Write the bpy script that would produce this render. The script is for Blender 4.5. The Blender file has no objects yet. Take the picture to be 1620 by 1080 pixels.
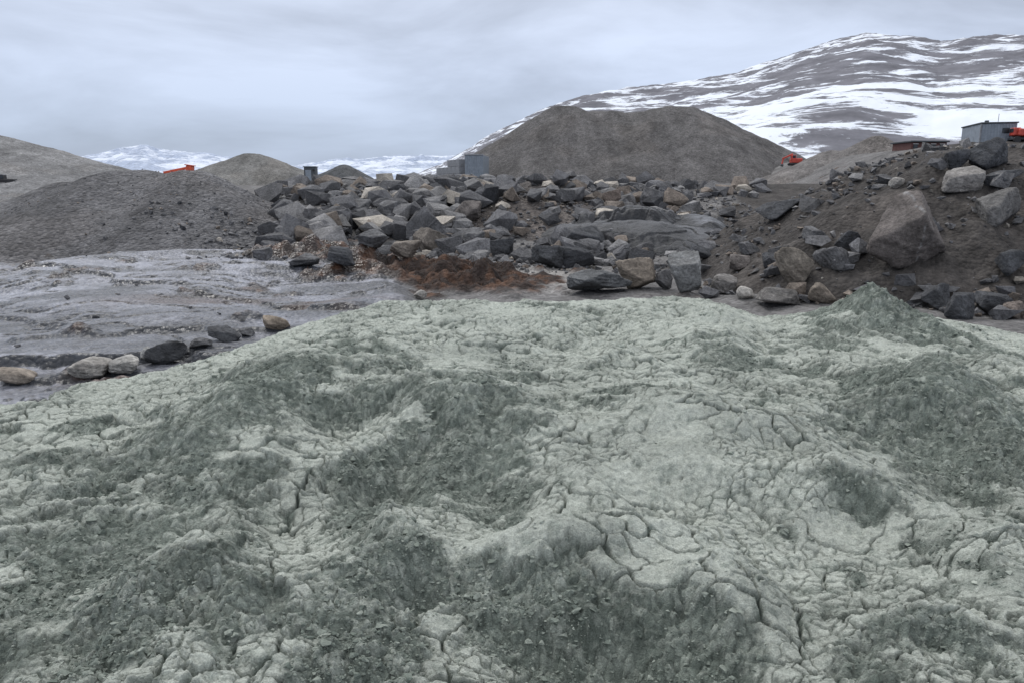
import bpy, bmesh, math, random, time
import numpy as np
from mathutils import Matrix, Vector, Euler
T0=time.time()
def tick(s): print('TICK',s,round(time.time()-T0,1))
rng=np.random.default_rng(7); random.seed(7)
F=1170.0; TH=math.radians(11.6); CH=3.0
ct,st=math.cos(TH),math.sin(TH)
# ---------------- helpers: reference rays -> places in the world
def slope(py):
    v=(540-py)/F
    return -(-st+v*ct)/(ct+v*st)
def P(px,py,d):
    u=(px-810)/F; v=(540-py)/F
    k=d/(ct+v*st)
    return np.array([u*k,d,CH+k*(-st+v*ct)])
def sm(a,b,x):
    t=np.clip((x-a)/(b-a),0,1); return t*t*(3-2*t)
def h2(ix,iy,seed):
    with np.errstate(over='ignore'):
        n=(ix.astype(np.int32).astype(np.uint32)*np.uint32(374761393)+iy.astype(np.int32).astype(np.uint32)*np.uint32(668265263)+np.uint32((seed*974711)&0xffffffff))
        n=(n^(n>>np.uint32(13)))*np.uint32(1274126177)
        n=(n^(n>>np.uint32(16)))*np.uint32(2246822519)
        n=n^(n>>np.uint32(15))
    return (n&np.uint32(0xffffff)).astype(np.float64)/float(0xffffff)
def vn(x,y,seed=0):
    ix=np.floor(x);iy=np.floor(y);fx=x-ix;fy=y-iy
    fx=fx*fx*fx*(fx*(fx*6-15)+10);fy=fy*fy*fy*(fy*(fy*6-15)+10)
    a=h2(ix,iy,seed);b=h2(ix+1,iy,seed);c=h2(ix,iy+1,seed);d=h2(ix+1,iy+1,seed)
    return (a+(b-a)*fx)*(1-fy)+(c+(d-c)*fx)*fy
def fbm(x,y,o=4,seed=0,g=.5):
    s=0;a=1;t=0
    for i in range(o):
        s=s+a*(vn(x,y,seed+i*17)*2-1);t+=a;a*=g
        x,y=(x*1.6+y*1.2+3.1,-x*1.2+y*1.6+7.7)
    return s/t
def vor(x,y,seed=0,tilt=False):
    ix=np.floor(x);iy=np.floor(y)
    f1=np.full(x.shape,9.);f2=np.full(x.shape,9.);cid=np.zeros(x.shape);tx=np.zeros(x.shape)
    for dx in(-1,0,1):
        for dy in(-1,0,1):
            cx=ix+dx;cy=iy+dy
            r=h2(cx,cy,seed);q=h2(cx,cy,seed+5)
            ax=cx+r-x;ay=cy+q-y
            d=np.hypot(ax,ay)
            m=d<f1
            f2=np.where(m,f1,np.minimum(f2,d)); cid=np.where(m,(r*7.13+q*3.7)%1,cid); f1=np.where(m,d,f1)
            if tilt: tx=np.where(m,((r*31.7)%1-.5)*2*ax+((q*17.3)%1-.5)*2*ay,tx)
    return (f1,f2,cid,tx) if tilt else (f1,f2,cid)
def mesh_np(name,V,Fc,mat,col=None,smooth=True):
    me=bpy.data.meshes.new(name)
    V=np.asarray(V,dtype=np.float32);Fc=np.asarray(Fc,dtype=np.int32)
    k=Fc.shape[1]
    me.vertices.add(len(V));me.vertices.foreach_set('co',V.ravel())
    me.loops.add(Fc.size);me.loops.foreach_set('vertex_index',Fc.ravel())
    me.polygons.add(len(Fc));me.polygons.foreach_set('loop_start',np.arange(0,Fc.size,k,dtype=np.int32))
    me.update(calc_edges=True)
    me.polygons.foreach_set('use_smooth',np.full(len(Fc),smooth,dtype=bool))
    if col is not None:
        a=me.attributes.new('Col','FLOAT_COLOR','POINT')
        c=np.ones((len(V),4),dtype=np.float32);c[:,:col.shape[1]]=col
        a.data.foreach_set('color',c.ravel())
    me.materials.append(mat);me.update()
    ob=bpy.data.objects.new(name,me);bpy.context.scene.collection.objects.link(ob)
    return ob
def gridfaces(nr,nc):
    i=np.arange(nr*nc).reshape(nr,nc)
    return np.stack([i[:-1,:-1],i[:-1,1:],i[1:,1:],i[1:,:-1]],-1).reshape(-1,4)
# ---------------- materials
def newmat(name):
    m=bpy.data.materials.new(name);m.use_nodes=True
    return m,m.node_tree.nodes,m.node_tree.links,m.node_tree.nodes['Principled BSDF']
def N(ns,t,**kw):
    n=ns.new(t)
    for k,v in kw.items():
        if k in n.inputs: n.inputs[k].default_value=v
        else: setattr(n,k,v)
    return n
def vcol_mat(name,scales=(8,40),var=.5,bump=.02,rough=.9,alpha_rough=False,spec=.3,vor_s=None,vor_a=.5,det=5):
    m,ns,ln,b=newmat(name)
    tc=N(ns,'ShaderNodeTexCoord')
    at=N(ns,'ShaderNodeAttribute');at.attribute_name='Col'
    cur=at.outputs['Color'];hs=[]
    for i,s in enumerate(scales):
        n=N(ns,'ShaderNodeTexNoise',Scale=s,Detail=det,Roughness=.65);ln.new(tc.outputs['Object'],n.inputs['Vector'])
        mr=N(ns,'ShaderNodeMapRange');mr.inputs[1].default_value=.3;mr.inputs[2].default_value=.7
        mr.inputs[3].default_value=1-var;mr.inputs[4].default_value=1+var
        ln.new(n.outputs['Fac'],mr.inputs[0])
        mx=N(ns,'ShaderNodeVectorMath',operation='SCALE');ln.new(cur,mx.inputs[0]);ln.new(mr.outputs[0],mx.inputs['Scale'])
        cur=mx.outputs[0];hs.append(n.outputs['Fac'])
    h=hs[-1]
    if vor_s:
        v=N(ns,'ShaderNodeTexVoronoi',Scale=vor_s);ln.new(tc.outputs['Object'],v.inputs['Vector'])
        sep=N(ns,'ShaderNodeSeparateColor');ln.new(v.outputs['Color'],sep.inputs[0])
        mr=N(ns,'ShaderNodeMapRange');mr.inputs[3].default_value=1-vor_a;mr.inputs[4].default_value=1+vor_a
        ln.new(sep.outputs[0],mr.inputs[0])
        mx=N(ns,'ShaderNodeVectorMath',operation='SCALE');ln.new(cur,mx.inputs[0]);ln.new(mr.outputs[0],mx.inputs['Scale']);cur=mx.outputs[0]
        ad=N(ns,'ShaderNodeMath',operation='SUBTRACT');ln.new(h,ad.inputs[0]);ln.new(v.outputs['Distance'],ad.inputs[1]);h=ad.outputs[0]
    ln.new(cur,b.inputs['Base Color'])
    bp=N(ns,'ShaderNodeBump',Strength=1.0,Distance=bump);ln.new(h,bp.inputs['Height']);ln.new(bp.outputs[0],b.inputs['Normal'])
    b.inputs['Roughness'].default_value=rough;b.inputs['Specular IOR Level'].default_value=spec
    if alpha_rough: ln.new(at.outputs['Alpha'],b.inputs['Roughness'])
    return m
M_mound=vcol_mat('rock_flour_mat',(35,140),.22,.014,rough=.95,spec=.1)
M_clod=vcol_mat('clod_mat',(60,),.25,.008,rough=.95,spec=.1,det=3)
M_ground=vcol_mat('quarry_ground_mat',(.7,6),.28,.05,alpha_rough=True,vor_s=9,vor_a=.22)
M_pile=vcol_mat('gravel_mat',(.5,5),.22,.14,rough=.95,spec=.2,vor_s=6.5,vor_a=.3)
M_rock=vcol_mat('boulder_mat',(1.6,12),.38,.09,rough=.85,spec=.25)
M_bed=vcol_mat('bedrock_mat',(1.0,9),.3,.1,alpha_rough=True,spec=.4)

# ---------------- quarry ground height
basepts=[P(1040,425,28.5)[:2],(6.2,24),(6.5,20.5),(9.0,18.3),(12.,16.8),(20,15.6),(60,14),(140,40),(140,75),(22,66),(12.5,44),(9.3,35)]
def polysd(x,y,pts):
    d=np.full(x.shape,1e9);ins=np.zeros(x.shape,bool);n=len(pts)
    for i in range(n):
        ax,ay=pts[i];bx,by=pts[(i+1)%n]
        ex,ey=bx-ax,by-ay
        t=np.clip(((x-ax)*ex+(y-ay)*ey)/(ex*ex+ey*ey),0,1)
        d=np.minimum(d,np.hypot(x-ax-t*ex,y-ay-t*ey))
        c=((ay>y)!=(by>y))&(x<(bx-ax)*(y-ay)/(by-ay+1e-9)+ax)
        ins^=c
    return np.where(ins,d,-d)
def zones(x,y):
    z={}
    z['soil']=polysd(x+.7*fbm(x*.5,y*.5,3,3),y+.7*fbm(x*.5,y*.5,3,4),basepts)
    w=fbm(x*.12,y*.12,4,9)
    edge=-1.5-.12*(y-14)+2.5*w
    z['slab']=sm(1.2,-1.2,x-edge)*sm(32.5,30,y+2.5*w)*sm(-70,-50,x)
    e1=np.exp(-(((x+2.6)/3.7)**2+((y-24.8)/2.9)**2)**1.5)
    e2=np.exp(-(((x+6.5)/3.5)**2+((y-28.5)/1.3)**2)**1.5)
    z['moss']=np.clip((np.maximum(e1,e2))*1.6+.95*fbm(x*.8,y*.8,4,21)-.36,0,1)
    z['sand']=np.exp(-(((x-1.6)/1.6)**2+((y-25.5)/3.0)**2)**2)
    return z
def steps(x,y):
    f=y+.22*(x+8)+4.5*fbm(x*.13,y*.12,4,31)+1.0*fbm(x*.7,y*.8,4,32)
    a=sm(-.25,.3,fbm(x*.17,y*.14,3,36));b=sm(-.2,.3,fbm(x*.15+7,y*.14,3,38));c=sm(-.2,.3,fbm(x*.15+17,y*.16,3,39))
    return -.25+.22*sm(12.7,13.1,f)*a+.20*sm(14.4,14.7,f)*b+.30*sm(17.0,17.3,f)*(.3+.7*c)+.12*sm(21,21.3,f)*b+.1*sm(25,25.3,f)*a
def ground(x,y,zz=None):
    x=np.asarray(x,float);y=np.asarray(y,float)
    if zz is None: zz=zones(x,y)
    n1=fbm(x*.1,y*.1,4,1);n2=fbm(x*.8,y*.8,4,2)
    z=.25*n1+.08*n2
    sl=steps(x,y)+.14*fbm(x*.3,y*.6,5,33)+.02*fbm(x*2,y*3,3,35)-.05*sm(.05,.0,np.abs(fbm(x*.35+3,y*.7,4,37)))
    z=z*(1-zz['slab'])+sl*zz['slab']
    z=z+zz['moss']*(.40+.7*fbm(x*1.3,y*1.3,4,22))
    w=2.2*fbm(x*.12,y*.12,3,41)
    y0=31+6*sm(-13,-18,x); y1=53+16*sm(-13,-20,x)
    t=np.clip((y+w-y0)/(y1-y0),0,1)
    top=3.35-.2*sm(60,120,y)+.10*n2
    z=z+(top-z)*(t**.9)+.35*fbm(x*.35,y*.35,4,43)*np.sin(np.pi*t)
    r=np.clip(.125*(y-33),0,3.4)*sm(27,38,x)
    z=z+r*sm(30,45,y)
    sd=zz['soil']
    cap=4.05+.5*sm(12,17,x)+.5*fbm(x*.3,y*.3,4,51)-.9*sm(29,40,y)
    hs=.58*np.maximum(sd,0)+.3*fbm(x*.6,y*.6,5,52)*sm(0,2,sd)+.09*fbm(x*3,y*3,4,54)*sm(0,1,sd)
    hs=-np.log(np.exp(-hs*2.5)+np.exp(-cap*2.5))/2.5
    k=sm(-.1,.5,sd)
    z=np.where(sd>-.1,np.maximum(z,z*(1-k)+hs*k),z)
    return z
# ---------------- piles (cones in the world)
def Xat(px,d,py=285): return P(px,py,d)[0]
piles=[
 ('gravel_pile',[(Xat(205,42),42,4.0,.46,1.6),(Xat(300,40.5),40.5,3.85,.50,1.2),(Xat(120,45),45,3.4,.4,1.)],-.5,(.135,.134,.139),.045,.35),
 ('gravel_pile',[(Xat(895,112),112,14.7,.66,2.6),(Xat(955,115),115,14.3,.6,3.5),(Xat(1005,116),116,14.2,.6,3.5),(Xat(1060,114),114,14.8,.56,4.0)],2.5,(.122,.117,.116),.03,.6),
 ('gravel_pile',[(Xat(402,130),130,9.0,.40,1.2)],2.5,(.18,.178,.172),.03,.4),
 ('gravel_pile',[(Xat(545,108),108,6.4,.50,.5),(Xat(525,109),109,5.3,.50,.6)],2.5,(.09,.095,.10),.03,.3),
 ('gravel_pile',[(Xat(-60,105),105,11.4,.30,2),(Xat(120,112),112,6.7,.28,1.),(Xat(40,100),100,6.6,.25,2)],1.5,(.22,.22,.222),.03,.5),
 ('gravel_pile',[(Xat(165,75),75,4.7,.28,2),(Xat(60,70),70,4.2,.2,4),(Xat(240,80),80,4.2,.2,2)],1.,(.20,.20,.203),.03,.4),
 ('gravel_pile',[(Xat(1382,84),84,8.7,.55,.5),(Xat(1318,86),86,7.3,.42,.8),(Xat(1430,90),90,7.2,.4,1)],3,(.17,.16,.155),.04,.4),
 ('soil_heap',[(Xat(820,41),41,2.5,.40,1.2),(Xat(870,46),46,3.5,.42,1.5),(Xat(775,43),43,2.9,.45,.8)],.2,(.135,.123,.117),.05,.3),
]
def pileh(p,x,y):
    z=None
    for (cx,cy,h,s,r) in p[1]:
        dx=x-cx;dy=y-cy
        d=np.hypot(dx,dy);a=np.arctan2(dy,dx)
        d=d*(1+.06*np.sin(3*a+cx)+.04*np.sin(7*a+cy))
        d=np.sqrt(np.maximum(d-r*.4,0)**2+(r*.6)**2)-r*.6
        q=h-s*d
        z=q if z is None else np.log(np.exp((z-h)*5)+np.exp((q-h)*5))/5+h
    return z+p[5]*.5*fbm(x*.35,y*.35,4,61)+p[4]*1.2*fbm(x*2,y*2,4,62)
def surf(x,y,g=None):
    x=np.asarray(x,float);y=np.asarray(y,float)
    z=ground(x,y) if g is None else g
    for i in (0,7): z=np.maximum(z,pileh(piles[i],x,y))
    return z
def hit(px,py,fn=surf,lo=9,hi=120):
    u=(px-810)/F;v=(540-py)/F
    d=np.exp(np.linspace(math.log(lo),math.log(hi),900));k=d/(ct+v*st)
    x=u*k;z=CH+k*(-st+v*ct);g=fn(x,d)
    w=np.nonzero(z<=g)[0]
    i=w[0] if len(w) else 899
    return np.array([x[i],d[i],g[i]])
nu,ny=1000,1060
uu=np.linspace(-1.5,1.5,nu);yy=np.concatenate([np.exp(np.linspace(math.log(6),math.log(160),ny-60)),np.exp(np.linspace(math.log(163),math.log(9000),60))])
U,Y=np.meshgrid(uu,yy);X=U*Y
x=X.ravel();y=Y.ravel();zz=zones(x,y);z=ground(x,y,zz)
far=sm(150,400,y);z=z*(1-far)+(3.0)*far
def c3(*a):return np.array(a)[None,:]
n=fbm(x*.5,y*.5,5,71)[:,None];nf=fbm(x*3,y*3,4,72)[:,None]
col=c3(.14,.136,.135)*(1+.25*n+.3*nf)
s=(fbm(x*.35,y*.8,6,73,.62))[:,None]
gy,gx=np.gradient(z.reshape(Y.shape));sl=np.hypot(gy/np.gradient(Y,axis=0),gx/np.gradient(X,axis=1)).ravel()[:,None]
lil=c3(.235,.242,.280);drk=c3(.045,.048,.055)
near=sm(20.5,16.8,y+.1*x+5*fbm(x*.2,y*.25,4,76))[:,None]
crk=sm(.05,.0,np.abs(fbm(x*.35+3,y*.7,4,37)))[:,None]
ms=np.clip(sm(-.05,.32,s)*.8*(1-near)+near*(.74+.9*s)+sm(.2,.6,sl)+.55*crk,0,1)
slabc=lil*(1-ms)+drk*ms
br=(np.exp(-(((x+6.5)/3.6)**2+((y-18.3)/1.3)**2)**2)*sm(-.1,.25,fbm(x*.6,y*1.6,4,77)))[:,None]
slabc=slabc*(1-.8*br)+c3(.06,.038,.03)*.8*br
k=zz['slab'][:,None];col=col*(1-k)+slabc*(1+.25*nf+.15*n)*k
k=zz['sand'][:,None];col=col*(1-k)+c3(.27,.26,.25)*(1+.2*n)*k
k=sm(.05,.35,zz['moss'])[:,None];mc=c3(.032,.023,.020)*(1-sm(-.2,.5,nf))+c3(.095,.052,.034)*sm(-.2,.5,nf);col=col*(1-k)+mc*k
k=sm(-.3,.3,zz['soil'])[:,None];tan=sm(.1,.45,fbm(x*.45+4,y*.45,4,78))[:,None]
col=col*(1-k)+(c3(.053,.048,.045)*(1-.3*tan)+c3(.115,.10,.09)*.3*tan)*(1+.6*nf)*k
rough=.92-.62*zz['slab']*(1-near[:,0]*.1)
col=np.concatenate([np.clip(col,.01,1),rough[:,None]],1)
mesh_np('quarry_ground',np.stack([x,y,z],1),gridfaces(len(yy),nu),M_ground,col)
tick('ground')
for p in piles:
    xs=[c[0] for c in p[1]];ys=[c[1] for c in p[1]];R=[(c[2]-p[2])/c[3]+c[4]+2 for c in p[1]]
    x0=min(a-r for a,r in zip(xs,R));x1=max(a+r for a,r in zip(xs,R));y0=min(a-r for a,r in zip(ys,R));y1=max(a+r for a,r in zip(ys,R))
    q=400
    X,Y=np.meshgrid(np.linspace(x0,x1,q),np.linspace(y0,y1,q));x=X.ravel();y=Y.ravel()
    z=np.maximum(pileh(p,x,y),p[2]-.5)
    ang=fbm((x-xs[0])*.8,(y-ys[0])*.15,4,81)[:,None]
    c=np.array(p[3])[None]*(1+.3*fbm(x*.25,y*.25,4,82)[:,None]+.3*ang+.25*fbm(x*2.5,y*2.5,3,83)[:,None])
    t=sm(.1,.5,fbm(x*.18+9,y*.18,3,84))[:,None]*.25
    c=c*(1-t)+c*np.array([1.2,1.1,1.0])[None]*t
    mesh_np(p[0],np.stack([x,y,z],1),gridfaces(q,q),M_pile,np.clip(c,.01,1))
tick('piles')
# ---------------- foreground mound of glacial rock flour
rp=[-500,0,100,200,300,400,520,620,700,830,950,1050,1150,1200,1280,1380,1480,1620,2100]
ry=[740,628,608,592,562,533,497,477,480,465,470,465,473,487,492,497,505,522,600]
rR=[4.2,5.4,5.7,6.1,6.6,7.1,7.9,8.5,8.8,9.4,9.8,10,9.9,9.8,9.5,9.3,9.1,8.8,7.5]
ru=[(a-810)/F for a in rp]
rz=[CH-slope(a)*b for a,b in zip(ry,rR)]
def dplane(py): return 1.55/slope(py)
def blob(px,py,rx,ry_):
    d=dplane(py);p=P(px,py,d)
    a=rx*d/F;b=(dplane(py-ry_)-dplane(py+ry_))/2
    return p[0],d,a,b
bumps=[(510,625,120,34,.24),(430,670,70,25,.12),(725,665,105,32,.24),(1000,640,65,16,.16),(1450,640,140,32,.22),(1570,600,80,36,.20),(1120,690,190,45,.18),
 (930,860,190,26,.16),(1120,915,110,25,.12),(620,755,60,28,-.16),(960,990,170,45,-.20),(1500,745,110,35,-.16),(1270,590,60,22,-.12),(300,720,120,32,.14),(880,605,50,18,-.10),
 (860,505,45,10,-.06),(1130,550,80,10,.08),(780,565,160,15,.07),(640,890,80,40,.12),(300,890,140,60,.10),(1480,950,110,30,.13),(560,690,60,18,-.12),(1330,770,120,25,.13),(60,750,80,30,.10),(820,770,55,40,-.10),(420,830,60,40,-.08),(1180,800,90,30,-.06),(850,700,60,20,.08)]
darks=[(490,620,115,48,1.1),(400,665,90,26,.9),(560,568,80,14,.8),(300,700,100,26,.7),(150,760,150,50,.55),(90,900,220,120,.5),(300,770,140,80,.65),(330,960,180,110,.4),
 (600,760,90,60,.8),(740,720,115,55,1.1),(700,640,110,22,.8),(770,800,80,45,.9),(620,900,110,70,.45),(870,950,120,40,1.1),(1000,1000,130,50,1.1),(1060,1060,110,40,.9),
 (1000,640,70,16,1.),(900,690,60,16,.5),(1355,500,75,34,1.1),(1310,540,110,14,.8),(1430,640,170,34,.9),(1550,690,120,55,1.),(1330,690,80,20,.6),(1560,560,90,26,.6),(1230,640,70,18,.6),
 (1450,870,130,45,.45),(1560,960,80,60,.4),(865,505,50,10,.8),(560,1020,110,55,.45),(1130,557,60,6,.6),(1420,770,100,22,.5),(1590,800,60,55,.6),
 (1120,720,190,70,-1.),(1020,850,180,28,-1.),(1200,950,80,50,-.8),(1250,1040,60,30,-.7),(480,815,60,30,-.6),(150,650,170,22,-1.),(800,540,300,35,-.8),(1370,815,80,14,-.7),(760,1045,90,25,-.7),(1480,940,100,16,-.7),(1080,510,150,25,-.7),(560,720,70,16,-.6),(330,590,160,20,-.8)]
def mound_base(x,y):
    dep=y*ct+1.5*st
    u=x/np.maximum(dep,.5)
    R=np.interp(u,ru,rR);Z=np.interp(u,ru,rz)
    R=R+.35*fbm(u*9,u*0+1,3,5)
    t=np.clip((y-2.0)/(R-2.0),0,1)
    z=1.46*(1-t**1.3)+Z*t**1.3
    over=np.maximum(y-R+.25,0)
    z=z-.72*(np.sqrt(over**2+.09)-.3)
    z=z-.25*np.maximum(np.abs(x)-7.5,0)
    wx=.22*fbm(x*1.3,y*1.3,3,6);wy=.22*fbm(x*1.3,y*1.3,3,7)
    for b in bumps:
        cx,cy,a,bb=blob(*b[:4])
        g=((x+wx-cx)/a)**2+((y+wy-cy)/bb)**2
        z=z+b[4]*np.exp(-g*.9)
    cx,cy,_=P(1375,480,8.5)
    z=z+.50*np.exp(-(np.hypot((x-cx)/.42,(y-cy)/.5))**1.25)
    inn=sm(.3,1.2,R-y)
    rid=1-np.abs(fbm(x*.75+5,y*.75,4,8))*2.2
    z=z+inn*(.09*(rid-.5)+.06*fbm(x*2.2,y*2.2,3,10))
    return z
def darkmask(x,y):
    D=np.zeros(x.shape)
    n1=fbm(x*2.6,y*1.6,3,91);n2=fbm(x*2.6,y*1.6,3,92)
    for b in darks:
        cx,cy,a,bb=blob(*b[:4])
        g=((x-cx)/a+.45*n1)**2+((y-cy)/bb+.45*n2)**2
        D=D+b[4]*np.exp(-g*(1+.25*g))
    return D
nu,ny=1600,1150
uu=np.linspace(-1.0,1.0,nu)
yy=np.concatenate([np.linspace(.2,1.7,30),np.exp(np.linspace(math.log(1.72),math.log(10.8),ny)),np.linspace(10.9,14,30)])
U,Y=np.meshgrid(uu,yy);X=U*(Y+.35);x=X.ravel();y=Y.ravel()
zb=mound_base(x,y)+.07*fbm(x*.9,y*.9,3,101)
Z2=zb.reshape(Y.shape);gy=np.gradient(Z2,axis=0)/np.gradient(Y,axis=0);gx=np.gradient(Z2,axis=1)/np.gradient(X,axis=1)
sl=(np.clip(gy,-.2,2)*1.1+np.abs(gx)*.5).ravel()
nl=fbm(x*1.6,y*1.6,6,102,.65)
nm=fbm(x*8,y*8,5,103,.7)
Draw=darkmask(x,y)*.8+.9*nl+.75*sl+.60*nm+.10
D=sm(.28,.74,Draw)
tick('mask')
wx=x+.045*fbm(x*7,y*7,4,110,.6);wy=y+.045*fbm(x*7+9,y*7,4,111,.6)
wx2=x+.016*fbm(x*28,y*28,2,112);wy2=y+.016*fbm(x*28+5,y*28,2,113)
f1,f2,ci,t1=vor(wx/.085,wy/.085,1,True);l1=sm(0,.45,f2-f1)*ci**2
f1b,f2b,cib,t2=vor(wx2/.042,wy2/.042,2,True);l2=sm(0,.5,f2b-f1b)*cib
f1c,f2c,cic,t3=vor(wx2/.021,wy2/.021,3,True);l3=sm(0,.5,f2c-f1c)*cic
hf=fbm(x*8,y*8,4,115,.5)
e1f,e2f,pc,te=vor(wx/.20+.8*fbm(x*2,y*2,3,120),wy/.145,4,True);e1=e2f-e1f
g1f,g2f,pc2,tg=vor(wx/.075,wy/.058,6,True);g1=g2f-g1f
cm=sm(-.35,.15,fbm(x*1.3,y*1.3,4,121)); cm2=sm(-.25,.25,fbm(x*2.1+4,y*2.1,4,122))
wv=.6+.8*vn(x*9,y*9,127)
cr1=sm(.10,.0,e1/wv)*cm; cr2=sm(.16,.0,g1/wv)*cm2
ln1=sm(.03,.0,np.abs(fbm(x*1.0+20,y*1.3,5,125,.6)))*sm(-.1,.2,fbm(x*.8,y*.8,2,126))
K=1-D
lump=.016*l1+.0085*l2+.0035*l3+.016*ci*t1+.007*t2+.002*t3+.040*hf
hfc=fbm(x*13,y*13,5,116,.55)
z=zb+D*(lump*(1+.4*sm(.2,1,vn(x*1.7,y*1.7,128)))-.020)+K*(.020*hfc+.012*pc*cm+.040*te*cm*.5+.005*pc2*cm2+.007*tg-.034*cr1-.015*cr2-.032*ln1+.002*l3+.02*fbm(x*5,y*5,3,130))
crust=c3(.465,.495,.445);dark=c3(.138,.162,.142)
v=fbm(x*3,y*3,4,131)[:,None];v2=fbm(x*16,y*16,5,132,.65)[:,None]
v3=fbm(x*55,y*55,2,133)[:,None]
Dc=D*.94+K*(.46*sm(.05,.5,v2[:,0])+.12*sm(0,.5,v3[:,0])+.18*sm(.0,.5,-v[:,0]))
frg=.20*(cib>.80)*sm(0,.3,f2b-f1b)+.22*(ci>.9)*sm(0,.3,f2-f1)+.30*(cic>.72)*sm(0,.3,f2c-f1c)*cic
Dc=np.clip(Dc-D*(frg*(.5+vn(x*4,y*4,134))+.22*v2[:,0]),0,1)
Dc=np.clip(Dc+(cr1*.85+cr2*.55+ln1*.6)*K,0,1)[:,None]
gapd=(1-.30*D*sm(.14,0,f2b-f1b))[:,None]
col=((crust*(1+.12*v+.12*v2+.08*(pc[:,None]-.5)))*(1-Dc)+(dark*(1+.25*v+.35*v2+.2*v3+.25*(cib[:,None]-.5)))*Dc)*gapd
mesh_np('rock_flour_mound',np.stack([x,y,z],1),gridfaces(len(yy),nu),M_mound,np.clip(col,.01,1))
Zm=z.reshape(Y.shape);Dm=D.reshape(Y.shape)
tick('mound')
# ---------------- rock library
def hull(npts,bev,seed,box=.55):
    r=np.random.default_rng(seed);bm=bmesh.new()
    p=r.normal(size=(npts,3));p/=np.linalg.norm(p,axis=1)[:,None]
    q=p/np.abs(p).max(1)[:,None];p=p*(1-box)+q*box*.8
    p*=r.uniform(.7,1.1,(npts,1))
    for c in p: bm.verts.new(c)
    o=bmesh.ops.convex_hull(bm,input=bm.verts)
    dl=[g for g in o['geom_interior'] if isinstance(g,bmesh.types.BMVert)]
    if dl: bmesh.ops.delete(bm,geom=dl,context='VERTS')
    if bev:
        bmesh.ops.dissolve_limit(bm,angle_limit=.2,verts=bm.verts,edges=bm.edges)
        bmesh.ops.bevel(bm,geom=list(bm.edges),offset=.018,segments=1,affect='EDGES')
    bmesh.ops.triangulate(bm,faces=bm.faces)
    bm.verts.index_update()
    V=np.array([v.co for v in bm.verts]);Fc=np.array([[v.index for v in f.verts] for f in bm.faces]);bm.free()
    return V,Fc
def ico(sub):
    bm=bmesh.new();bmesh.ops.create_icosphere(bm,subdivisions=sub,radius=1)
    bm.verts.index_update();V=np.array([v.co for v in bm.verts]);Fc=np.array([[v.index for v in f.verts] for f in bm.faces]);bm.free();return V,Fc
LB=[hull(random.randint(9,20),True,i,random.choice([.3,.5,.6])) for i in range(50)]
LS=[hull(random.randint(8,12),False,100+i,.4) for i in range(24)]
def merge(name,items,lib,mat,smooth=False):
    pos=np.array([i[0] for i in items]);sc=np.array([np.ones(3)*i[1] for i in items]);cc=np.array([i[2] for i in items])
    n=len(items);q=rng.normal(size=(n,4));q/=np.linalg.norm(q,axis=1)[:,None];w,a,b,c=q.T
    R=np.stack([1-2*(b*b+c*c),2*(a*b-c*w),2*(a*c+b*w),2*(a*b+c*w),1-2*(a*a+c*c),2*(b*c-a*w),2*(a*c-b*w),2*(b*c+a*w),1-2*(a*a+b*b)],1).reshape(n,3,3)
    idx=rng.integers(len(lib),size=n);Vs=[];Fs=[];Cs=[];o=0
    for k in range(len(lib)):
        s=np.nonzero(idx==k)[0]
        if not len(s): continue
        V,Fc=lib[k]
        W=np.einsum('nij,vj->nvi',R[s],V)*sc[s][:,None,:]+pos[s][:,None,:]
        m=len(V);Vs.append(W.reshape(-1,3));Fs.append((Fc[None]+(np.arange(len(s))*m)[:,None,None]+o).reshape(-1,3));o+=m*len(s);Cs.append(np.repeat(cc[s],m,0))
    return mesh_np(name,np.concatenate(Vs),np.concatenate(Fs),mat,np.concatenate(Cs),smooth)
def rockcol():
    r=rng.random();k=rng.uniform(.7,1.3)
    if r<.54: c=(.128,.128,.134)
    elif r<.80: c=(.20,.197,.198)
    elif r<.92: c=(.22,.187,.16)
    elif r<.955: c=(.36,.33,.29)
    else: c=(.055,.057,.063)
    return np.array(c)*k
def scatter(n,xr,yr,smin,smax,prob=None,pw=2.5,sink=.15,pile=True,cs=1.0):
    xs=rng.uniform(*xr,n);ys=rng.uniform(*yr,n);zn=zones(xs,ys);g=ground(xs,ys,zn);zs=surf(xs,ys,g);out=[]
    keep=np.ones(n) if prob is None else prob(xs,ys,zn)
    if not pile: keep=keep*(pileh(piles[0],xs,ys)<g+.15)
    for a,b,c,k in zip(xs,ys,zs,keep):
        if rng.random()>k: continue
        s=smin+(smax-smin)*rng.random()**pw
        out.append((np.array([a,b,c+s*(.5-sink)*.7]),s*.5*np.array([rng.uniform(.9,1.5),rng.uniform(.8,1.1),rng.uniform(.6,1.0)]),rockcol()*cs))
    return out
def pr_emb(x,y,zn):
    px=810+F*x/(y)
    a=sm(400,440,px)*sm(860,740,px)*sm(30,33,y)*(.5+1.3*fbm(x*.3,y*.3,2,190))
    g=np.exp(-(((px-770)/45)**2+((y-44)/7)**2))
    g2=np.exp(-(((px-850)/40)**2))
    return np.clip(a*(1-.9*g)*(1-.5*g2)*(zn['soil']<.5),0,1)
items=scatter(1900,(-16,3),(30,52),.35,2.0,pr_emb,2.6,.08,False)
items+=scatter(400,(-12,22),(47,53),.35,1.5,lambda x,y,zn:(zn['soil']<1)*.7,2.,.25,False)
items+=scatter(280,(1,11),(36,50),.3,1.5,lambda x,y,zn:(zn['soil']<1)*.8,2.6)
items+=scatter(60,(1.5,5),(31,35),.5,1.4,None)
items+=scatter(260,(-9,6),(28.5,33),.3,1.1,lambda x,y,zn:1-zn['slab'])
merge('boulder_rubble',items,LB,M_rock)
it=scatter(8000,(-16,14),(26,54),.05,.32,lambda x,y,zn:1-zn['slab'],2.,.15,False)
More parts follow.
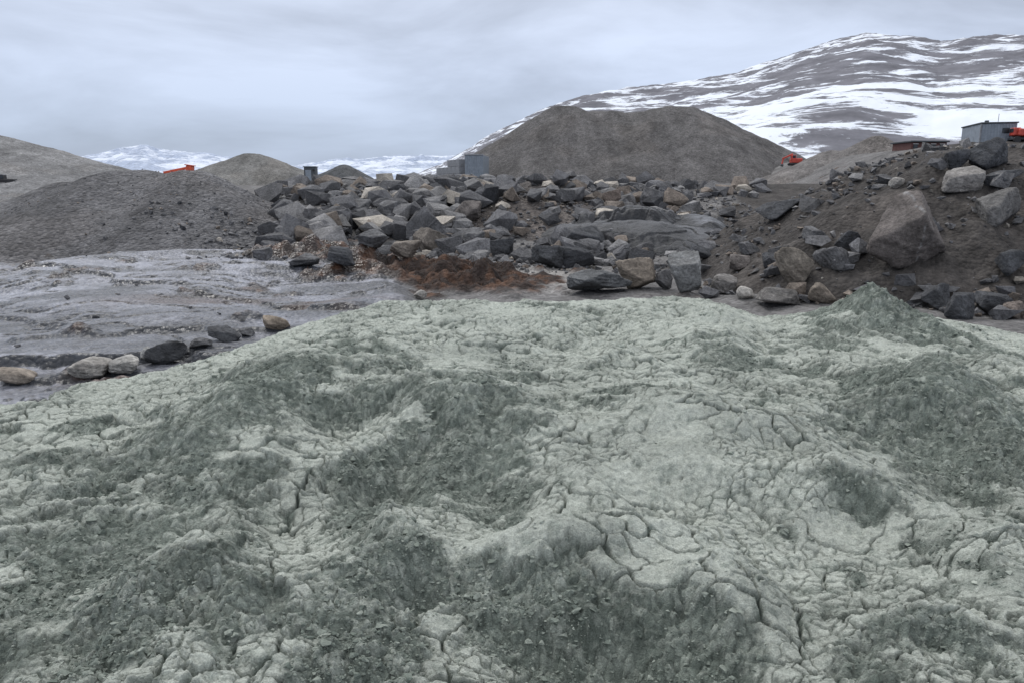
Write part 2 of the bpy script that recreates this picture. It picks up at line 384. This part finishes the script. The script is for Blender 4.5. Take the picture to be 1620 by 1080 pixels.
it+=scatter(700,(-26,-8),(33,36.5),.05,.34,lambda x,y,zn:(1-zn['slab'])*sm(-22,-12,x),3,cs=1.1)
it+=scatter(900,(-26,-8),(36,44),.04,.12,None,3,cs=1.15)
it+=scatter(45,(-18,-1),(12,30),.05,.22,None,3)
it+=scatter(160,(-12,-5),(26,31),.05,.35,None,3)
ms_=scatter(5600,(5,26),(15,34),.03,.34,lambda x,y,zn:(zn['soil']>-.6)*(.5+fbm(x*.8,y*.8,2,191)),3.2)
ms_+=scatter(440,(5.5,24),(15,22),.2,.75,lambda x,y,zn:np.exp(-(zn['soil']-.3)**2/.8),2)
ms_+=scatter(150,(6,26),(16,30),.3,.9,lambda x,y,zn:(zn['soil']>0)*.8,2)
merge('stones',it+ms_,LS,M_rock)
tick('stones')
# ---------------- individual boulders
IV,IF=ico(5)
def n3(v,s,seed): return (fbm(v[:,0]*s+v[:,2]*s*.7+seed,v[:,1]*s-v[:,2]*s*.6,4,seed,.6)+fbm(v[:,1]*s+3,v[:,2]*s+seed,4,seed+3,.6))*.5
def boulder(px,pb,w,h,colr,seed,planes=9,roundness=.0,vein=0,tilt=0,depth=.8,d=None):
    p=hit(px,pb) if d is None else P(px,pb,d)
    dist=p[1];W=w*dist/F;H=h*dist/F
    r=np.random.default_rng(seed)
    ax=np.array([[1,0,0],[-1,0,0],[0,1,0],[0,-1,0],[0,0,1],[0,0,-1]],float)+r.normal(0,.42,(6,3))
    rz_=r.uniform(-.8,.8);ax=ax@np.array([[math.cos(rz_),-math.sin(rz_),0],[math.sin(rz_),math.cos(rz_),0],[0,0,1]])
    np_=max(5,planes-2)
    n=np.concatenate([ax,r.normal(size=(np_,3))]);n/=np.linalg.norm(n,axis=1)[:,None]
    dd=np.concatenate([r.uniform(.5,.85,6),r.uniform(.58,.95,np_)])
    V0=IV+.07*n3(IV,3,seed+5)[:,None]
    dot=V0@n.T
    rad=np.where(dot>.05,dd/np.maximum(dot,.05),9)
    kk=80 if roundness<.1 else 14
    rad=np.minimum(-np.log(np.exp(-rad*kk).sum(1))/kk,1.3)
    rad=rad*(1-roundness*.6)+roundness*.6*.8
    V=IV*rad[:,None]
    big=W>1.6
    V=V*(1+.09*n3(V,2.5,seed)+(.10 if big else .07)*n3(V,7,seed+1))[:,None]
    mx=V.max(0);mn=V.min(0);V=(V-(mx+mn)/2)/((mx-mn)/2)
    a=tilt+(r.uniform(-.25,.25) if tilt==0 else 0);c_,s_=math.cos(a),math.sin(a)
    V=V*np.array([W/2,W*depth/2,H/2*1.12])
    V=np.stack([V[:,0]*c_-V[:,2]*s_,V[:,1],V[:,0]*s_+V[:,2]*c_],1)
    m=n3(IV,3,seed+7)[:,None];c=np.array(colr)[None]*.9*(1+.7*m)
    t=sm(.0,.35,n3(IV,1.4,seed+11))[:,None]*.5
    c=c*(1-t)+c*np.array([.6,.58,.58])*t
    if vein:
        q=np.abs(IV[:,0]*.75+IV[:,2]*.45+.12*n3(IV,4,seed)-.05);k=(sm(.03,.0,q)*.6)[:,None];c=c*(1-k)+k*.42
    V=V+np.array([p[0],p[1]+W*.15,p[2]+H*.5])
    mesh_np('boulder',V,IF,M_rock,np.clip(c,.015,1))
dk=(.085,.088,.095);wh=(.44,.42,.39);gr=(.15,.15,.155)
B=[(1440,425,126,112,(.165,.147,.138),77,9,0,1,-.3),(1522,306,66,34,(.30,.285,.27),2,10,.2),(1590,362,76,54,(.17,.165,.16),3,9,.0),(1253,458,58,62,(.23,.205,.175),4,10,.3),
(1565,268,66,42,dk,5,9),(1512,268,40,30,dk,6,9),(1085,460,52,58,(.24,.245,.245),7,8,.0,0,.15),(950,466,108,36,(.14,.145,.15),8,8,0),(1008,458,72,48,(.25,.215,.18),9,8,0),
(1148,466,42,30,(.24,.23,.22),10,11,.4),(1180,474,30,18,wh,11,12,.6),(1050,458,30,30,gr,12,10),(1240,484,80,26,(.20,.19,.18),13,9),(1300,480,50,30,(.22,.19,.16),14,10,.2),
(1325,428,60,34,gr,16,9,0,0,-.3),(1480,490,46,40,dk,17,9),(1520,505,50,40,dk,18,9),(1570,500,50,36,dk,19,9),(1608,505,36,28,(.2,.17,.15),20,12,.3),(1600,440,50,40,dk,21,9),
(1235,345,70,26,dk,22,9,0,0,.3),(1150,345,30,16,gr,23,11),(1590,292,60,20,dk,24,9),(1420,300,24,16,wh,25,12,.5),
(135,600,72,30,wh,30,11,.3),(192,592,64,26,(.38,.37,.35),31,11,.3),(262,576,70,34,dk,32,9),(315,552,36,16,gr,33,10),(352,540,56,22,dk,34,9),(437,525,42,24,(.36,.30,.24),35,12,.3),(22,608,60,22,(.30,.26,.22),36,11,.3),(235,572,30,20,(.4,.4,.39),37,12,.4),
(388,533,26,14,gr,38,11),(415,412,30,20,gr,39,10),(665,474,20,14,wh,40,12),
(735,355,52,34,(.15,.135,.127),41,8),(680,400,60,36,(.19,.17,.15),42,8),(640,408,46,30,(.25,.22,.19),43,8),(790,410,46,34,dk,44,8),(745,395,44,32,gr,45,8),(970,345,40,24,(.18,.155,.135),46,9),(1035,330,44,28,gr,47,8),(965,325,34,26,(.19,.155,.135),48,8),
(900,425,80,38,(.06,.063,.07),49,8),(870,425,60,34,dk,50,8),(930,400,70,40,dk,63,8),(620,350,50,30,gr,51,8),(560,345,50,28,gr,52,8),(500,360,46,28,gr,53,8),(590,395,50,28,gr,54,8),(540,420,50,24,dk,55,8),(480,425,50,22,gr,56,8),(1345,395,44,26,dk,57,9),(1290,385,34,22,gr,58,9),(1185,405,36,20,gr,59,9),(1110,415,40,24,dk,60,9),(1170,430,36,24,(.2,.18,.17),61,9),(1225,425,34,22,dk,62,9)]
for b in B: boulder(*b)
tick('boulders')
# bedrock outcrop: one tilted glaciated slab with a broken dark front face
cx,cy=P(1000,360,37.5)[:2]
X,Y=np.meshgrid(np.linspace(cx-6.5,cx+7,560),np.linspace(cy-7.5,cy+8,560));x=X.ravel();y=Y.ravel()
g=(np.abs((x-cx-.3)/5.9)**2.4+np.abs((y-cy)/6.4)**2.2)+.25*fbm(x*.45,y*.45,4,144)
f=y-cy+.35*(x-cx)+3.2*fbm(x*.25,y*.25,5,140,.55)
bk,_b2,bi=vor(x*.42+.5*fbm(x*.6,y*.6,3,145),y*.5,147)
stp=.62+.30*sm(-4.6,-3.9,f)*.6+.22*sm(-.8,-.3,f)*sm(-.2,.2,fbm(x*.2+5,y*.2,2,146))+.10*(bi-.5)*sm(2,-2,f)
z=-.6+2.75*np.clip(1-g,0,1)**.42*stp+.05*(y-cy)*sm(1,.6,g)+.14*fbm(x*.5,y*.7,5,141,.55)-.10*sm(.07,0,np.abs(fbm(x*.4,y*.6,4,142)))
z=np.where(g>1.0,-1,z)
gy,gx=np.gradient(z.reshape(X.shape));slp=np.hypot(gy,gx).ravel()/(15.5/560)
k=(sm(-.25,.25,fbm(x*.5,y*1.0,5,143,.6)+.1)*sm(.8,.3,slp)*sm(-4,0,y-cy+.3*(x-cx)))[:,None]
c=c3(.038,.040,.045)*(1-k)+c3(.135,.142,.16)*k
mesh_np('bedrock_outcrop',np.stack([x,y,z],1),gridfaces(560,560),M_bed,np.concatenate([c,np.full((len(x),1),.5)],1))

# ---------------- loose clods on mound
lu=np.log(yy[30:30+ny]);
def msamp(a,b):
    j=np.clip(np.round((a/(b+.35)-uu[0])/(uu[1]-uu[0])).astype(int),0,nu-1)
    i=np.clip(np.round((np.log(b)-lu[0])/(lu[1]-lu[0])).astype(int),0,ny-1)+30
    return Zm[i,j],Dm[i,j]
nC=110000
b=np.exp(rng.uniform(math.log(1.8),math.log(9.3),nC));a=rng.uniform(-.85,.85,nC)*(b+.3)
zc,dc=msamp(a,b);cl=fbm(a*2.2,b*2.2,4,150)
keep=rng.random(nC)<(dc*.85+.07)*np.clip(.5+1.5*cl,0.05,1)
a,b,zc,dc=a[keep],b[keep],zc[keep],dc[keep]
r_=rng.random(len(a));S=(.0025+.0045*rng.random(len(a))**1.5+.013*r_**12)*(1+.14*b)
its=[]
for i in range(len(a)):
    s=S[i];t=.02+.5*rng.random()**2 if dc[i]>.4 else .4+.4*rng.random()
    c=np.array([.135,.158,.138])*(1-t)+np.array([.42,.45,.40])*t
    its.append((np.array([a[i],b[i],zc[i]+s*.1]),s*np.array([1,rng.uniform(.7,1),rng.uniform(.5,.85)]),c))
print('clods',len(its))
merge('clods',its,LS,M_clod,False)

# ---------------- dry grass on the moss
n_=9000;gx_=rng.uniform(-10,2,n_);gy_=rng.uniform(21,31,n_);mz=zones(gx_,gy_)['moss'];gz=surf(gx_,gy_)
k=(mz>.35)&(fbm(gx_*1.2,gy_*1.2,2,195)>-.1);gx_,gy_,gz=gx_[k],gy_[k],gz[k];m_=len(gx_)
h=rng.uniform(.04,.14,m_);an=rng.uniform(0,6.28,m_);w=.010
dx=np.cos(an)*w;dy=np.sin(an)*w
b0=np.stack([gx_-dx,gy_-dy,gz-.01],1);b1=np.stack([gx_+dx,gy_+dy,gz-.01],1);tp=np.stack([gx_+rng.normal(0,.06,m_),gy_+rng.normal(0,.06,m_),gz+h],1)
V=np.stack([b0,b1,tp],1).reshape(-1,3);cc=np.repeat(np.array([[.095,.057,.037]])*rng.uniform(.5,1.5,(m_,1)),3,0)
mesh_np('dry_grass',V,np.arange(m_*3).reshape(-1,3),M_clod,cc,False)

# ---------------- snow mountain
def snow_mat(name,rock,snow,thr,sc,rot=4,soft=.02):
    m,ns,ln,b=newmat(name)
    g=N(ns,'ShaderNodeNewGeometry')
    mp=N(ns,'ShaderNodeMapping');mp.inputs['Scale'].default_value=sc;mp.inputs['Rotation'].default_value=(0,math.radians(rot),0);ln.new(g.outputs['Position'],mp.inputs[0])
    n1=N(ns,'ShaderNodeTexNoise',Scale=1,Detail=14,Roughness=.74,Distortion=.35);ln.new(mp.outputs[0],n1.inputs[0])
    at=N(ns,'ShaderNodeAttribute');at.attribute_name='Col';sp=N(ns,'ShaderNodeSeparateColor');ln.new(at.outputs['Color'],sp.inputs[0])
    ad=N(ns,'ShaderNodeMath',operation='ADD');ln.new(n1.outputs['Fac'],ad.inputs[0]);ln.new(sp.outputs[0],ad.inputs[1])
    r=N(ns,'ShaderNodeValToRGB');e=r.color_ramp.elements
    ad2=N(ns,'ShaderNodeMath',operation='SUBTRACT');ln.new(ad.outputs[0],ad2.inputs[0]);ad2.inputs[1].default_value=.5
    e[0].position=thr-soft;e[0].color=(0,0,0,1);e[1].position=thr+soft;e[1].color=(1,1,1,1);ln.new(ad2.outputs[0],r.inputs[0])
    mp2=N(ns,'ShaderNodeMapping');mp2.inputs['Scale'].default_value=(.03,.03,.1);ln.new(g.outputs['Position'],mp2.inputs[0])
    n2=N(ns,'ShaderNodeTexNoise',Scale=1,Detail=8,Roughness=.7);ln.new(mp2.outputs[0],n2.inputs[0])
    rr=N(ns,'ShaderNodeValToRGB');rr.color_ramp.elements[0].position=.35;rr.color_ramp.elements[1].position=.65
    rr.color_ramp.elements[0].color=tuple(rock)+(1,);rr.color_ramp.elements[1].color=tuple(c*1.7 for c in rock)+(1,);ln.new(n2.outputs['Fac'],rr.inputs[0])
    mx=N(ns,'ShaderNodeMix',data_type='RGBA');ln.new(r.outputs[0],mx.inputs[0]);ln.new(rr.outputs[0],mx.inputs[6]);mx.inputs[7].default_value=tuple(snow)+(1,)
    ln.new(mx.outputs[2],b.inputs['Base Color']);b.inputs['Roughness'].default_value=.9;b.inputs['Specular IOR Level'].default_value=.1
    return m
def skyline(name,pts,yn,yf,mat,amp,pw,nuu=700,nv=260,bias=None,zfoot=0,rough=0):
    ps=[(a-810)/F for a,_ in pts];zs=[-slope(b)*yf for _,b in pts]
    u=np.linspace(ps[0],ps[-1],nuu);t=np.linspace(0,1.25,nv)
    U,T=np.meshgrid(u,t);Yv=yn+(yf-yn)*T;Xv=U*Yv
    zs_=np.interp(U,ps,zs)*(1+rough*fbm(U.ravel()*22,U.ravel()*0,5,175).reshape(U.shape))
    prof=np.where(T<=1,np.minimum(T,1)**pw,1-1.5*(T-1))
    rel=fbm(Xv.ravel()/180,Yv.ravel()/180,6,160).reshape(U.shape)
    Zv=zfoot+(zs_+CH-zfoot)*prof+amp*rel*np.sin(np.pi*np.clip(T,0,1)*.93+.1)*np.clip(zs_/200,0,1)
    Zv=Zv+amp*.14*fbm(Xv.ravel()/40,Yv.ravel()/40,4,170).reshape(U.shape)
    c=np.zeros((U.size,3));c[:,0]=.5+(bias(U,T) if bias else 0*U).ravel()
    mesh_np(name,np.stack([Xv.ravel(),Yv.ravel(),Zv.ravel()],1),gridfaces(nv,nuu),mat,c)
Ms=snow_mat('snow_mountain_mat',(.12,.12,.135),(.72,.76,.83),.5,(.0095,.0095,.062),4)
def bias(U,T):
    px=810+U*F
    return -.014-.045*np.exp(-((T-.33)/.12)**2)*sm(1150,1300,px)+.03*sm(.75,1,T)*sm(1200,1300,px)-.05*sm(1150,900,px)*sm(.8,.95,T)+.05*np.exp(-((T-.12)/.08)**2)
skyline('snowy_mountain',[(560,292),(640,286),(700,262),(760,226),(850,186),(900,165),(950,151),(1050,134),(1150,116),(1250,82),(1300,66),(1340,56),(1400,60),(1450,69),(1500,61),(1620,58),(1800,75),(2100,120)],420,2000,Ms,26,.8,1000,400,bias)
Md=snow_mat('hazy_mountain_mat',(.27,.31,.39),(.68,.73,.82),.5,(.0026,.0026,.018),3,.04)  # distance haze is put into the base colours: paler, bluer rock
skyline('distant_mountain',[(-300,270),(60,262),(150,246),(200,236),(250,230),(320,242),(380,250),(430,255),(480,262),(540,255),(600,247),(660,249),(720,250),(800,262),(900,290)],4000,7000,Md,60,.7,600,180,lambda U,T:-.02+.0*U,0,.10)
tick('mountains')
# ---------------- built objects
def part(par,name,size,loc,mat,rot=(0,0,0),bev=.02):
    bm=bmesh.new();bmesh.ops.create_cube(bm,size=1)
    bmesh.ops.scale(bm,vec=size,verts=bm.verts)
    if bev: bmesh.ops.bevel(bm,geom=list(bm.edges),offset=bev,segments=1,affect='EDGES')
    me=bpy.data.meshes.new(name);bm.to_mesh(me);bm.free();me.materials.append(mat)
    o=bpy.data.objects.new(name,me);bpy.context.scene.collection.objects.link(o);o.location=loc;o.rotation_euler=rot;o.parent=par
    return o
def cyl(par,name,r,w,loc,mat,rot=(0,math.pi/2,0)):
    bm=bmesh.new();bmesh.ops.create_cone(bm,cap_ends=True,segments=20,radius1=r,radius2=r,depth=w)
    me=bpy.data.meshes.new(name);bm.to_mesh(me);bm.free();me.materials.append(mat)
    o=bpy.data.objects.new(name,me);bpy.context.scene.collection.objects.link(o);o.location=loc;o.rotation_euler=rot;o.parent=par
def empty(name,loc,rz=0):
    e=bpy.data.objects.new(name,None);bpy.context.scene.collection.objects.link(e);e.location=loc;e.rotation_euler=(0,0,rz);return e
def paint(name,rgb,rough=.5,dirt=.35,scale=3):
    m,ns,ln,b=newmat(name)
    tc=N(ns,'ShaderNodeTexCoord')
    n=N(ns,'ShaderNodeTexNoise',Scale=scale,Detail=8,Roughness=.7);ln.new(tc.outputs['Object'],n.inputs['Vector'])
    r=N(ns,'ShaderNodeValToRGB');r.color_ramp.elements[0].position=.35;r.color_ramp.elements[1].position=.65
    r.color_ramp.elements[0].color=tuple(c*(1-dirt) for c in rgb)+(1,);r.color_ramp.elements[1].color=tuple(rgb)+(1,)
    ln.new(n.outputs['Fac'],r.inputs[0]);ln.new(r.outputs[0],b.inputs['Base Color']);b.inputs['Roughness'].default_value=rough
    return m
orange=paint('orange_paint',(.70,.11,.045),.5);grey=paint('grey_cladding',(.27,.31,.36));conc=paint('concrete',(.27,.28,.30),.9);black=paint('black_rubber',(.025,.025,.028),.7)
glass=paint('dark_glass',(.03,.035,.04),.15);redbr=paint('red_brown_wood',(.12,.055,.05),.8);white=paint('white_paint',(.7,.7,.7));red=paint('red_paint',(.55,.07,.045));dkst=paint('dark_steel',(.07,.08,.09),.6)
w=empty('concrete_block_wall',P(728,283,97))
for i in range(10):
    nrow=max(1,3-i//3)
    for r in range(nrow):
        part(w,'block_%d_%d'%(i,r),(1.46,.8,.86),(-.62*i,1.36*i,.2+.88*r),conc,(0,0,math.radians(114.5)),.03)
c=empty('shipping_container',P(750,283,95),math.radians(-6))
part(c,'body',(2.3,5.5,2.85),(0,2.8,1.45),grey)
for i in range(8): part(c,'rib_%d'%i,(.08,.07,2.5),(-1.0+.285*i,.02,1.4),grey,bev=.01)
for i in range(16): part(c,'side_rib_%d'%i,(.06,.1,2.5),(-1.17,.3+.33*i,1.4),conc,bev=.01)
part(c,'roof_rail',(2.4,.14,.14),(0,.0,2.9),conc);part(c,'base_rail',(2.4,.14,.14),(0,.0,.1),dkst)
c=empty('site_shed',P(491,291,80),math.radians(5))
part(c,'walls',(1.2,1.4,1.7),(0,.7,.85),dkst);part(c,'roof',(1.35,1.6,.1),(0,.7,1.76),grey);part(c,'door',(.6,.05,1.3),(-.15,-.03,.75),grey);part(c,'vent',(.2,.05,.2),(.4,-.03,1.4),black)
c=empty('screening_machine',P(287,275,66),math.radians(8))
part(c,'conveyor',(2.3,.5,.2),(-.3,0,.30),orange,(0,math.radians(-12),0));part(c,'hopper',(.5,.9,.5),(.75,0,.42),orange,(0,math.radians(8),0),.05);part(c,'hopper_lip',(.7,1.0,.08),(.78,0,.70),orange,(0,math.radians(8),0))
part(c,'chassis',(1.8,.9,.25),(.1,0,.0),orange);part(c,'track_left',(1.6,.25,.35),(.1,-.5,-.2),black,bev=.1);part(c,'track_right',(1.6,.25,.35),(.1,.5,-.2),black,bev=.1)
for i in range(2): part(c,'strut_%d'%i,(.06,.06,.5),(-1.1+.7*i,-.2,.0),dkst)
c=empty('wheel_loader',P(8,294,64),math.radians(10))
part(c,'body',(1.5,.9,.4),(.1,0,.35),black,bev=.06);part(c,'cab',(.55,.75,.4),(-.2,0,.72),glass,bev=.05);part(c,'bucket',(.35,1.0,.3),(1.1,0,.2),dkst,(0,.3,0));part(c,'arm',(.7,.12,.12),(.8,0,.4),dkst,(0,.25,0))
for sx in(-.4,.5):
    for sy in(-.5,.5): cyl(c,'wheel',.24,.2,(sx,sy,.15),black,(math.pi/2,0,0))
c=empty('portable_cabin',P(1577,227,60),math.radians(-14))
part(c,'walls',(2.5,4.5,1.5),(0,2.2,.75),grey)
for i in range(12): part(c,'rib_%d'%i,(.05,.05,1.4),(-1.15+.21*i,-.06,.75),grey,bev=.01)
part(c,'roof',(2.65,4.7,.1),(0,2.2,1.55),dkst);part(c,'roof_vent',(.25,.25,.2),(-.7,.6,1.68),dkst);part(c,'corner_post',(.1,.1,1.5),(-1.25,-.06,.75),conc);part(c,'window',(.5,.06,.4),(.5,-.08,.95),glass);part(c,'mast',(.03,.03,.8),(.4,1.5,1.95),dkst,bev=0)
c=empty('red_dumper',P(1614,227,59),math.radians(-10))
part(c,'skip',(1.1,1.3,.55),(.1,0,.75),red,(0,.1,0),.08);part(c,'cab',(.5,.8,.6),(-.45,0,.85),red,bev=.06);part(c,'chassis',(1.5,.7,.2),(0,0,.35),dkst)
part(c,'windscreen',(.04,.6,.3),(-.71,0,.95),glass)
for sx in(-.45,.5):
    for sy in(-.45,.45): cyl(c,'wheel',.25,.2,(sx,sy,.25),black,(math.pi/2,0,0))
c=empty('red_brown_building',P(1468,246,70),math.radians(4))
part(c,'walls',(3.4,3,1.6),(0,1.5,.35),redbr);part(c,'roof',(3.7,3.4,.14),(0,1.5,1.22),dkst)
for i in range(4): part(c,'window_%d'%i,(.4,.06,.4),(-1.3+.85*i,-.04,.75),glass);part(c,'window_frame_%d'%i,(.5,.04,.05),(-1.3+.85*i,-.05,1.0),white,bev=0)
c=empty('red_excavator',P(1256,262,88),0)
part(c,'body',(1.2,1,.55),(.2,0,.5),red,bev=.08);part(c,'cab',(.5,.5,.6),(-.2,-.2,.85),red,bev=.05);part(c,'cab_window',(.35,.04,.3),(-.2,-.47,.95),glass)
part(c,'boom',(1.3,.16,.18),(-.8,0,1.0),red,(0,math.radians(-25),0));part(c,'stick',(.14,.14,.8),(-1.35,0,.4),red,(0,.2,0));part(c,'bucket',(.3,.35,.25),(-1.4,0,0),dkst,(0,.4,0),.04)
for sy in(-.4,.4): part(c,'track_%d'%int(sy*10),(1.4,.28,.3),(.1,sy,.12),black,bev=.1)

# ---------------- world, sun, camera
EL,AZ=math.radians(52),math.radians(-35)
wd=bpy.data.worlds.new('World');bpy.context.scene.world=wd;wd.use_nodes=True;ns=wd.node_tree.nodes;ln=wd.node_tree.links
bg=ns['Background'];bg.inputs[1].default_value=.108
sk=N(ns,'ShaderNodeTexSky',sky_type='NISHITA');sk.sun_disc=False;sk.sun_elevation=EL;sk.sun_rotation=AZ
tc=N(ns,'ShaderNodeTexCoord');mp=N(ns,'ShaderNodeMapping');mp.inputs['Scale'].default_value=(1,1,3.6);mp.inputs['Location'].default_value=(.35,.2,.1);ln.new(tc.outputs['Generated'],mp.inputs[0])
n=N(ns,'ShaderNodeTexNoise',Scale=2.8,Detail=8,Roughness=.54,Distortion=.4);ln.new(mp.outputs[0],n.inputs[0])
sp=N(ns,'ShaderNodeSeparateXYZ');ln.new(tc.outputs['Generated'],sp.inputs[0])
el=N(ns,'ShaderNodeValToRGB');e=el.color_ramp.elements
e[0].position=0;e[0].color=(4.2,5.0,6.6,1);e[1].position=1;e[1].color=(10.6,10.7,11,1)
for p_,c_ in((.06,(4.6,5.4,6.9,1)),(.14,(5.4,6.15,7.7,1)),(.26,(6.5,7.2,8.7,1)),(.45,(10,10.3,11,1))):
    q=el.color_ramp.elements.new(p_);q.color=c_
ln.new(sp.outputs[2],el.inputs[0])
mr=N(ns,'ShaderNodeMapRange');mr.inputs[1].default_value=.33;mr.inputs[2].default_value=.67;mr.inputs[3].default_value=.78;mr.inputs[4].default_value=1.2;ln.new(n.outputs['Fac'],mr.inputs[0])
vm=N(ns,'ShaderNodeVectorMath',operation='SCALE');ln.new(el.outputs[0],vm.inputs[0]);ln.new(mr.outputs[0],vm.inputs['Scale'])
mx=N(ns,'ShaderNodeMix',data_type='RGBA');mx.inputs[0].default_value=.94;ln.new(sk.outputs[0],mx.inputs[6]);ln.new(vm.outputs[0],mx.inputs[7]);ln.new(mx.outputs[2],bg.inputs[0])
sl_=bpy.data.lights.new('sun','SUN');sl_.energy=1.5;sl_.angle=math.radians(14);sl_.color=(1,.98,.95)
so=bpy.data.objects.new('sun',sl_);bpy.context.scene.collection.objects.link(so)
dv=Vector((math.sin(AZ)*math.cos(EL),math.cos(AZ)*math.cos(EL),math.sin(EL)));so.rotation_euler=dv.to_track_quat('Z','Y').to_euler()
cam=bpy.data.cameras.new('camera');cam.lens=26;cam.sensor_width=36;cam.clip_end=20000;cam.clip_start=.05
co=bpy.data.objects.new('camera',cam);bpy.context.scene.collection.objects.link(co);co.location=(0,0,CH);co.rotation_euler=(math.pi/2-TH,0,0)
bpy.context.scene.camera=co
s=bpy.context.scene;s.view_settings.view_transform='Standard';s.view_settings.look='None';s.view_settings.exposure=0
tick('end')
